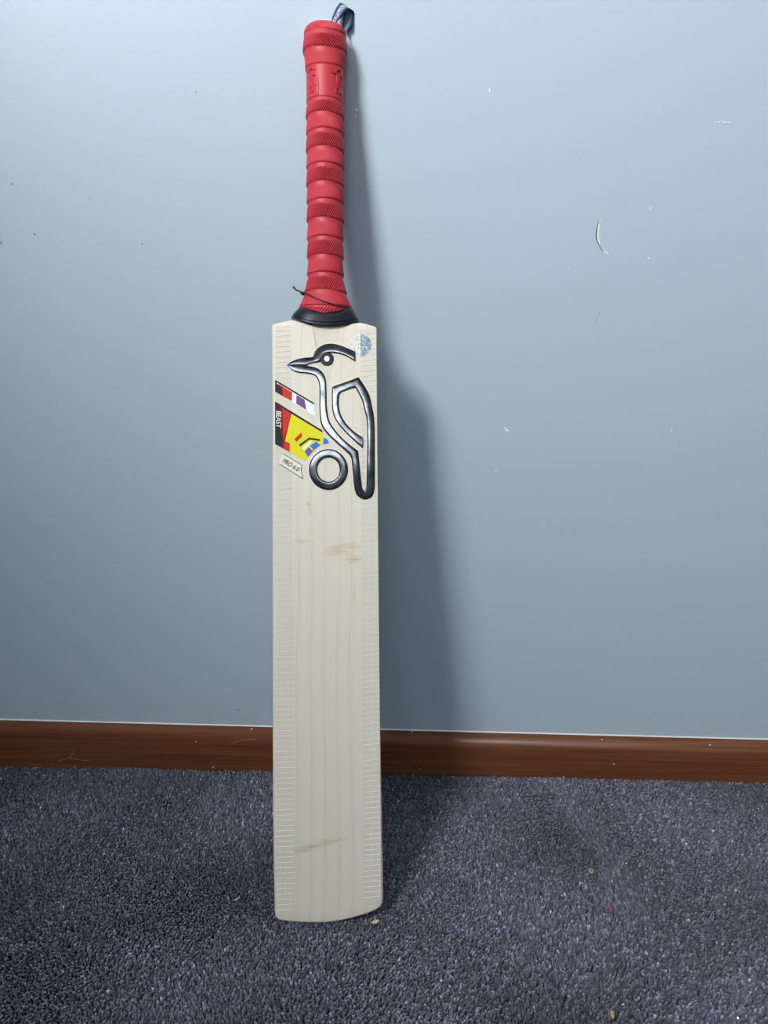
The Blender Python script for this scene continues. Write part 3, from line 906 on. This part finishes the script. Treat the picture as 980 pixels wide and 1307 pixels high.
# ------------------------------------------------------------------ marks on the wall
def wall_flake(px, py, rx, ry, mat, name, n=9, y=-.0004, rag=.35):
    c = wall_pt(px, py); s = 0.00089
    v = []
    for yy in (0.0002, y):
        for i in range(n):
            a = 2 * math.pi * i / n; k = 1 + rng.uniform(-rag, rag)
            v.append((c.x + rx * s * k * math.cos(a), yy, c.z + ry * s * k * math.sin(a)))
    f = [tuple(range(n, 2*n))] + [(i, (i+1) % n, n + (i+1) % n, n + i) for i in range(n)]
    return mesh_obj(name, v, f, mat, wall_back)
for px, py, rx, ry in ((645, 546.5, 2.0, 1.0), (647.5, 549.5, 2.4, 1.3), (649.5, 550.5, 1.4, .8), (633, 600.5, .8, .8), (624.5, 115, .7, 1.8), (912.5, 155.6, 1.6, .55), (917, 156, 1.8, .6), (923.5, 156.3, 2.2, .65), (929.5, 156.5, 2.4, .55),
                       (830, 265.5, .6, 1.3), (827.5, 329, 1.1, .8), (735, 203, .6, .6), (857, 549.5, 1.0, .9), (455, 140, 1.8, 1.5), (454.5, 149, .9, .9), (458, 163, .6, .6), (725.5, 343, .6, .7), (827, 418, .5, 1.0)):
    wall_flake(px, py, rx, ry, CHIP, 'paint_chip')
for px, py, r in ((15.5, 235, 1.6), (44, 299, 1.6), (2, 310, 1.7), (181.5, 311, 1.3), (250, 118, 1.0), (304, 906, 1.6), (113, 252, .7)):
    wall_flake(px, py, r, r * .9, SPECK, 'dark_spot', y=-.0003)
m = MB()
def wall_stroke(pts, wd, mat, name, y):
    v, f = [], []
    s = smooth_line(pts, 5)
    for i, p in enumerate(s):
        d = np.array(s[min(i+1, len(s)-1)])[:2] - np.array(s[max(i-1, 0)])[:2]
        d = np.array((-d[1], d[0])) / (np.linalg.norm(d) + 1e-9) * p[2] / 2
        for sg in (-1, 1):
            q = wall_pt(p[0] + sg * d[0], p[1] + sg * d[1]); v.append((q.x, y, q.z))
        q = wall_pt(p[0], p[1]); v.append((q.x, y - .0004, q.z))
    for i in range(len(s) - 1):
        a, b = i*3, (i+1)*3
        f += [(a, a+2, b+2, b), (a+2, a+1, b+1, b+2), (a+1, a, b, b+1)]
    return mesh_obj(name, v, f, mat, wall_back)
tag(wall_stroke([(766.2, 280, .8), (763.9, 286, 2.6), (762.7, 294, 3.6), (762.4, 301, 3.6), (763.4, 307, 2.8), (765, 312, 1.4)], 0, CHIP, 'scratch', -.0001), 'white edge of the curved scratch in the wall')
tag(wall_stroke([(764.7, 281, .6), (762.2, 288, 1.0), (761.2, 296, 1.5), (761.0, 302, 1.5), (762.0, 308, 1.3), (765, 314, .8), (769, 321, .5)], 0, DARKMARK, 'scratch', -.0005), 'dark curved scratch in the wall')
wall_stroke([(770, 320, 1.2), (773, 322.5, 1.9), (776.5, 324.5, .8)], 0, CHIP, 'paint_chip', -.0003)
wall_stroke([(765.5, 396, .6), (763, 404, .9), (761, 412, .5)], 0, SPECK, 'scuff', .0001)

# ------------------------------------------------------------------ hairs and lint on the skirting
def hair(px_pts, y, r, mat, label, group=None, cat='hair', name='hair', plane='wall', z=0.0):
    pts = [(wall_pt(px, py, y) if plane == 'wall' else floor_pt(px, py, z + dz)) for px, py, dz in px_pts]
    o0 = pts[0].copy()
    s = smooth_line([tuple(p - o0) for p in pts], 6)
    k = MB(); k.tube(s, r, 6)
    o = k.build(name, mat, None, True); o.location = o0
    return tag(o, label, cat, group)
yb_ = -TB - .0004
hair([(74, 972.5, 0), (80, 970, 0), (88, 967.5, 0), (98, 969, 0), (108, 970.5, 0), (116, 970, 0)], yb_, .00022, HAIR, 'fair hair lying along the skirting foot, left of the bat')
hair([(88, 967.4, 0), (91.5, 963, 0), (93.5, 958.5, 0), (94.6, 955.5, 0)], yb_, .00022, HAIR, 'short fair hair standing up the skirting, at far left')
hair([(297, 948.5, 0), (305, 946, 0), (314, 944.6, 0), (327, 943.6, 0)], yb_, .00026, HAIR, 'fair hair stuck to the skirting close left of the bat')
for px, py in ((148, 922), (250, 946.5), (321, 930.5), (272, 979), (768, 944), (783, 975), (525.5, 934), (536, 982), (906, 951)):
    o = MB(); c = wall_pt(px, py, -TB); 
    rr = .0007 if px != 783 else .0010
    yy = c.y if py > 935 else -.011
    c = wall_pt(px, py, yy)
    o.box((-rr, -.0006, -rr * .8), (rr, .0006, rr * .8))
    q = o.build('paint_speck', CHIP if px not in (783, 536) else WOODBIT, base); q.location = (c.x, yy, c.z)

# ------------------------------------------------------------------ bits lying on the carpet
def crumb(px, py, r, flat_, mat, name, label, cat, hole=None, seed=0, stretch=1.0, rot=0.0):
    c = floor_pt(px, py, .0008)
    bm = bmesh.new(); bmesh.ops.create_icosphere(bm, subdivisions=2, radius=1.0)
    for q in bm.verts:
        k = 1 + .32 * mnoise.noise(q.co * 1.7 + Vector((seed, 0, 0)))
        q.co = Vector((q.co.x * k * r * stretch, q.co.y * k * r, q.co.z * k * r * flat_))
        if hole and q.co.z > 0:                               # a cupped top
            d = (q.co.xy.length / r); q.co.z *= 1 if d > .6 else -.2
    me = bpy.data.meshes.new(name); bm.to_mesh(me); bm.free(); me.materials.append(mat)
    for p in me.polygons: p.use_smooth = True
    o = bpy.data.objects.new(name, me); C.objects.link(o)
    o.location = c + Vector((0, 0, r * flat_ * .5)); o.rotation_euler = (math.radians(18), 0, rot)
    return tag(o, label, cat)
h = crumb(754, 1112.5, .0030, .5, HUSK, 'seed_husk', 'round tan husk with a brown hollow on the carpet', 'husk', hole=True, seed=1)
mm = bpy.data.meshes.new('hollow'); bm = bmesh.new(); bmesh.ops.create_icosphere(bm, subdivisions=1, radius=.0013)
for q in bm.verts: q.co.z *= .35
bm.to_mesh(mm); bm.free(); mm.materials.append(HUSKD)
ho = bpy.data.objects.new('hollow', mm); C.objects.link(ho); ho.parent = h; ho.location = (0, 0, .0010)
crumb(778, 1163.5, .0021, .8, REDBIT, 'rubber_crumb', 'tiny red crumb on the carpet, below the tan husk', 'crumb', seed=3)
crumb(781.5, 1295, .0022, .5, HUSK, 'oat_husk', 'slim pale husk near the bottom edge of the photo', 'husk', seed=5, stretch=1.9, rot=math.radians(70))
crumb(479, 1177, .0020, .5, WOODBIT, 'wood_splinter', 'small pale wood splinter just right of the bat toe', 'splinter', seed=8, stretch=2.3, rot=math.radians(25))
hair([(299, 1149, .001), (302, 1148, .003), (304.5, 1146, .003), (305.5, 1143.5, .002)], 0, .0005, LINT, 'hooked white lint thread on the carpet left of bat', cat='lint', name='lint_thread', plane='floor', z=.0015)
hair([(100, 1105.5, .001), (101, 1103.5, .003), (102, 1101.5, .002)], 0, .0004, LINT, 'upright white lint fleck highest on the left carpet', cat='lint', name='lint_thread', plane='floor', z=.0015)
hair([(164, 1216.5, .002), (166, 1217.5, .003), (168, 1217, .002)], 0, .0006, LINT, 'white lint fleck nearest the photo bottom on left carpet', cat='lint', name='lint_thread', plane='floor', z=.0015)
hair([(77, 1219, .001), (80, 1228, .002), (85, 1233, .002), (90, 1236.5, .001)], 0, .00035, BLUELINT, 'curved blue thread on the carpet at lower left', cat='lint', name='blue_thread', plane='floor', z=.0018)

# ------------------------------------------------------------------ carpet pile (real tufts)
def tuft_grid(X0, X1, Y0, Y1, SP):
    nxx, nyy = int((X1 - X0) / SP), int((Y1 - Y0) / (SP * .92))
    gx, gy = np.meshgrid(np.arange(nxx), np.arange(nyy))
    gx = X0 + (gx + .5 * (gy % 2)) * SP; gy = Y1 - SP * .4 - gy * SP * .92
    return (gx + rng.uniform(-.36, .36, gx.shape) * SP).ravel(), (gy + rng.uniform(-.36, .36, gx.shape) * SP).ravel()
FX0, FX1, FY0 = -.60, .64, -.45
px_, py_ = tuft_grid(FX0, FX1, FY0, -TB - .0008, .00245)
ox_, oy_ = tuft_grid(XL, 1.00, -.70, -TB - .0012, .0050)      # coarser beyond
out = (ox_ < FX0) | (ox_ > FX1) | (oy_ < FY0)
ox_, oy_ = ox_[out], oy_[out]
SZ = np.r_[np.ones(len(px_)), np.full(len(ox_), 2.0)]
px_, py_ = np.r_[px_, ox_], np.r_[py_, oy_]
N = len(px_)
# the pile is pressed down under the toe of the bat
Rinv = np.array(BINV.to_3x3()); bt = np.array(BAT.translation)
xl_ = (px_ - bt[0])
toe_h = bt[2] + np.interp(xl_, [p[0] for p in TOE], [p[1] for p in TOE]) * math.cos(lean)
dep = (py_ - bt[1]) / math.cos(lean)
under = (xl_ > TOE[0][0] - .0006) & (xl_ < TOE[-1][0] + .0006) & (dep > -.0006) & (dep < .026)
press = np.where(under, toe_h - np.clip(dep, 0, .03) * math.sin(lean) - .0004, 1.0)
def field(x, y, sc_, sd):
    """cheap smooth value noise from summed sines"""
    r = np.random.default_rng(sd); o = np.zeros_like(x)
    for _ in range(9):
        a = r.uniform(0, 2*np.pi); k = sc_ * r.uniform(.5, 1.6)
        o += np.sin((x * np.cos(a) + y * np.sin(a)) * k + r.uniform(0, 6.28))
    return o / 3.0
fine_a = field(px_, py_, 240, 11); fine_b = field(px_, py_, 240, 12)
big_a = field(px_, py_, 30, 21); big_b = field(px_, py_, 26, 22)
lx = .0006 * fine_a + .0009 * big_a + .0002 + rng.normal(0, .0008, N)
ly = -.0004 + .0006 * fine_b + .0011 * big_b + rng.normal(0, .0008, N)
# a few brushed strokes where the pile lies the other way
def brush(xa, ya, xb, yb, wd, ax_, ay_):
    a, b = floor_pt(xa, ya), floor_pt(xb, yb); d = b - a; L2 = d.x*d.x + d.y*d.y
    t = np.clip(((px_ - a.x) * d.x + (py_ - a.y) * d.y) / L2, 0, 1)
    dist = np.hypot(px_ - a.x - t * d.x, py_ - a.y - t * d.y)
    k = np.exp(-(dist / wd) ** 2)
    return k * ax_, k * ay_
for args in ((712, 1000, 810, 1150, .020, -.0020, .0046), (690, 1020, 752, 1110, .020, .0012, -.0032), (560, 1010, 640, 1075, .02, -.0012, .0020),
             (790, 1180, 720, 1290, .03, .0016, .0020), (120, 1100, 250, 1180, .035, .0008, -.0022), (280, 1020, 330, 1100, .03, -.0010, .0022), (30, 1150, 70, 1260, .03, 0, -.0020)):
    a, b = brush(*args); lx += a; ly += b
lx = np.clip(lx, -.0040, .0040); ly = np.clip(ly, -.0044, .0044)
hgt = -ZF - .0003 + rng.normal(0, .00045, N) - .12 * np.hypot(lx, ly)
hgt = np.maximum(np.minimum(hgt, press - ZF), .0008)
lx = np.where(under, lx * .2, lx); ly = np.where(under, ly * .2, ly)
rad = rng.uniform(.00105, .00150, N) * SZ
tone = np.exp(rng.normal(0, .46, N)) * np.clip(1 + .14 * big_a + .10 * big_b, .55, 1.6)
tint = rng.random(N)
K = 4
lv = [(.0, .60, .0), (.62, 1.02, .45), (.89, .98, .86), (1.0, 0, 1.0)]
tw = rng.uniform(0, 6.28, N)
vv = np.zeros((N, K * 3 + 1, 3), np.float32)
for li, (hz, rr, ln) in enumerate(lv[:3]):
    for k in range(K):
        a = tw + 2 * np.pi * k / K + li * .5
        vv[:, li*K + k, 0] = px_ + lx * ln + np.cos(a) * rad * rr
        vv[:, li*K + k, 1] = py_ + ly * ln + np.sin(a) * rad * rr
        vv[:, li*K + k, 2] = ZF + hgt * hz
vv[:, K*3, 0] = px_ + lx * 1.05; vv[:, K*3, 1] = py_ + ly * 1.05; vv[:, K*3, 2] = ZF + hgt
tri = []
for li in range(2):
    for k in range(K):
        a, b = li*K + k, li*K + (k+1) % K
        tri += [(a, b, b + K), (a, b + K, a + K)]
for k in range(K): tri.append((2*K + k, 2*K + (k+1) % K, 3*K))
tri = np.array(tri, np.int32); nv = K * 3 + 1
# keep the pile out of the skirting board
vv[:, :, 1] = np.minimum(vv[:, :, 1], -TB - .0002)
loops = (tri[None] + (np.arange(N, dtype=np.int32) * nv)[:, None, None]).reshape(-1)
me = bpy.data.meshes.new('carpet_pile')
me.vertices.add(N * nv); me.vertices.foreach_set('co', vv.reshape(-1))
me.loops.add(len(loops)); me.loops.foreach_set('vertex_index', loops)
npoly = len(loops) // 3
me.polygons.add(npoly); me.polygons.foreach_set('loop_start', np.arange(npoly, dtype=np.int32) * 3)
try: me.polygons.foreach_set('loop_total', np.full(npoly, 3, np.int32))
except Exception: pass
me.polygons.foreach_set('use_smooth', np.ones(npoly, bool))
me.update(calc_edges=True)
cols = np.zeros((N, nv, 4), np.float32)
basec = np.array([0.126, 0.132, 0.176])
purp = np.array([0.140, 0.122, 0.165]); greyc = np.array([0.21, 0.22, 0.26])
cb = np.where((tint < .2)[:, None], purp, np.where((tint > .82)[:, None], greyc, basec)) * tone[:, None]
cols[:, :, :3] = cb[:, None, :]; cols[:, :, 3] = 1
at = me.attributes.new('yarn', 'FLOAT_COLOR', 'POINT'); at.data.foreach_set('color', cols.reshape(-1))
me.materials.append(YARN)
pile = bpy.data.objects.new('carpet_pile', me); C.objects.link(pile); pile.parent = floor
pile['kind'] = 'stuff'; pile['label'] = 'short dark blue grey cut pile of the carpet'
print('tufts', N, 'tris', npoly, 'lean', math.degrees(lean))
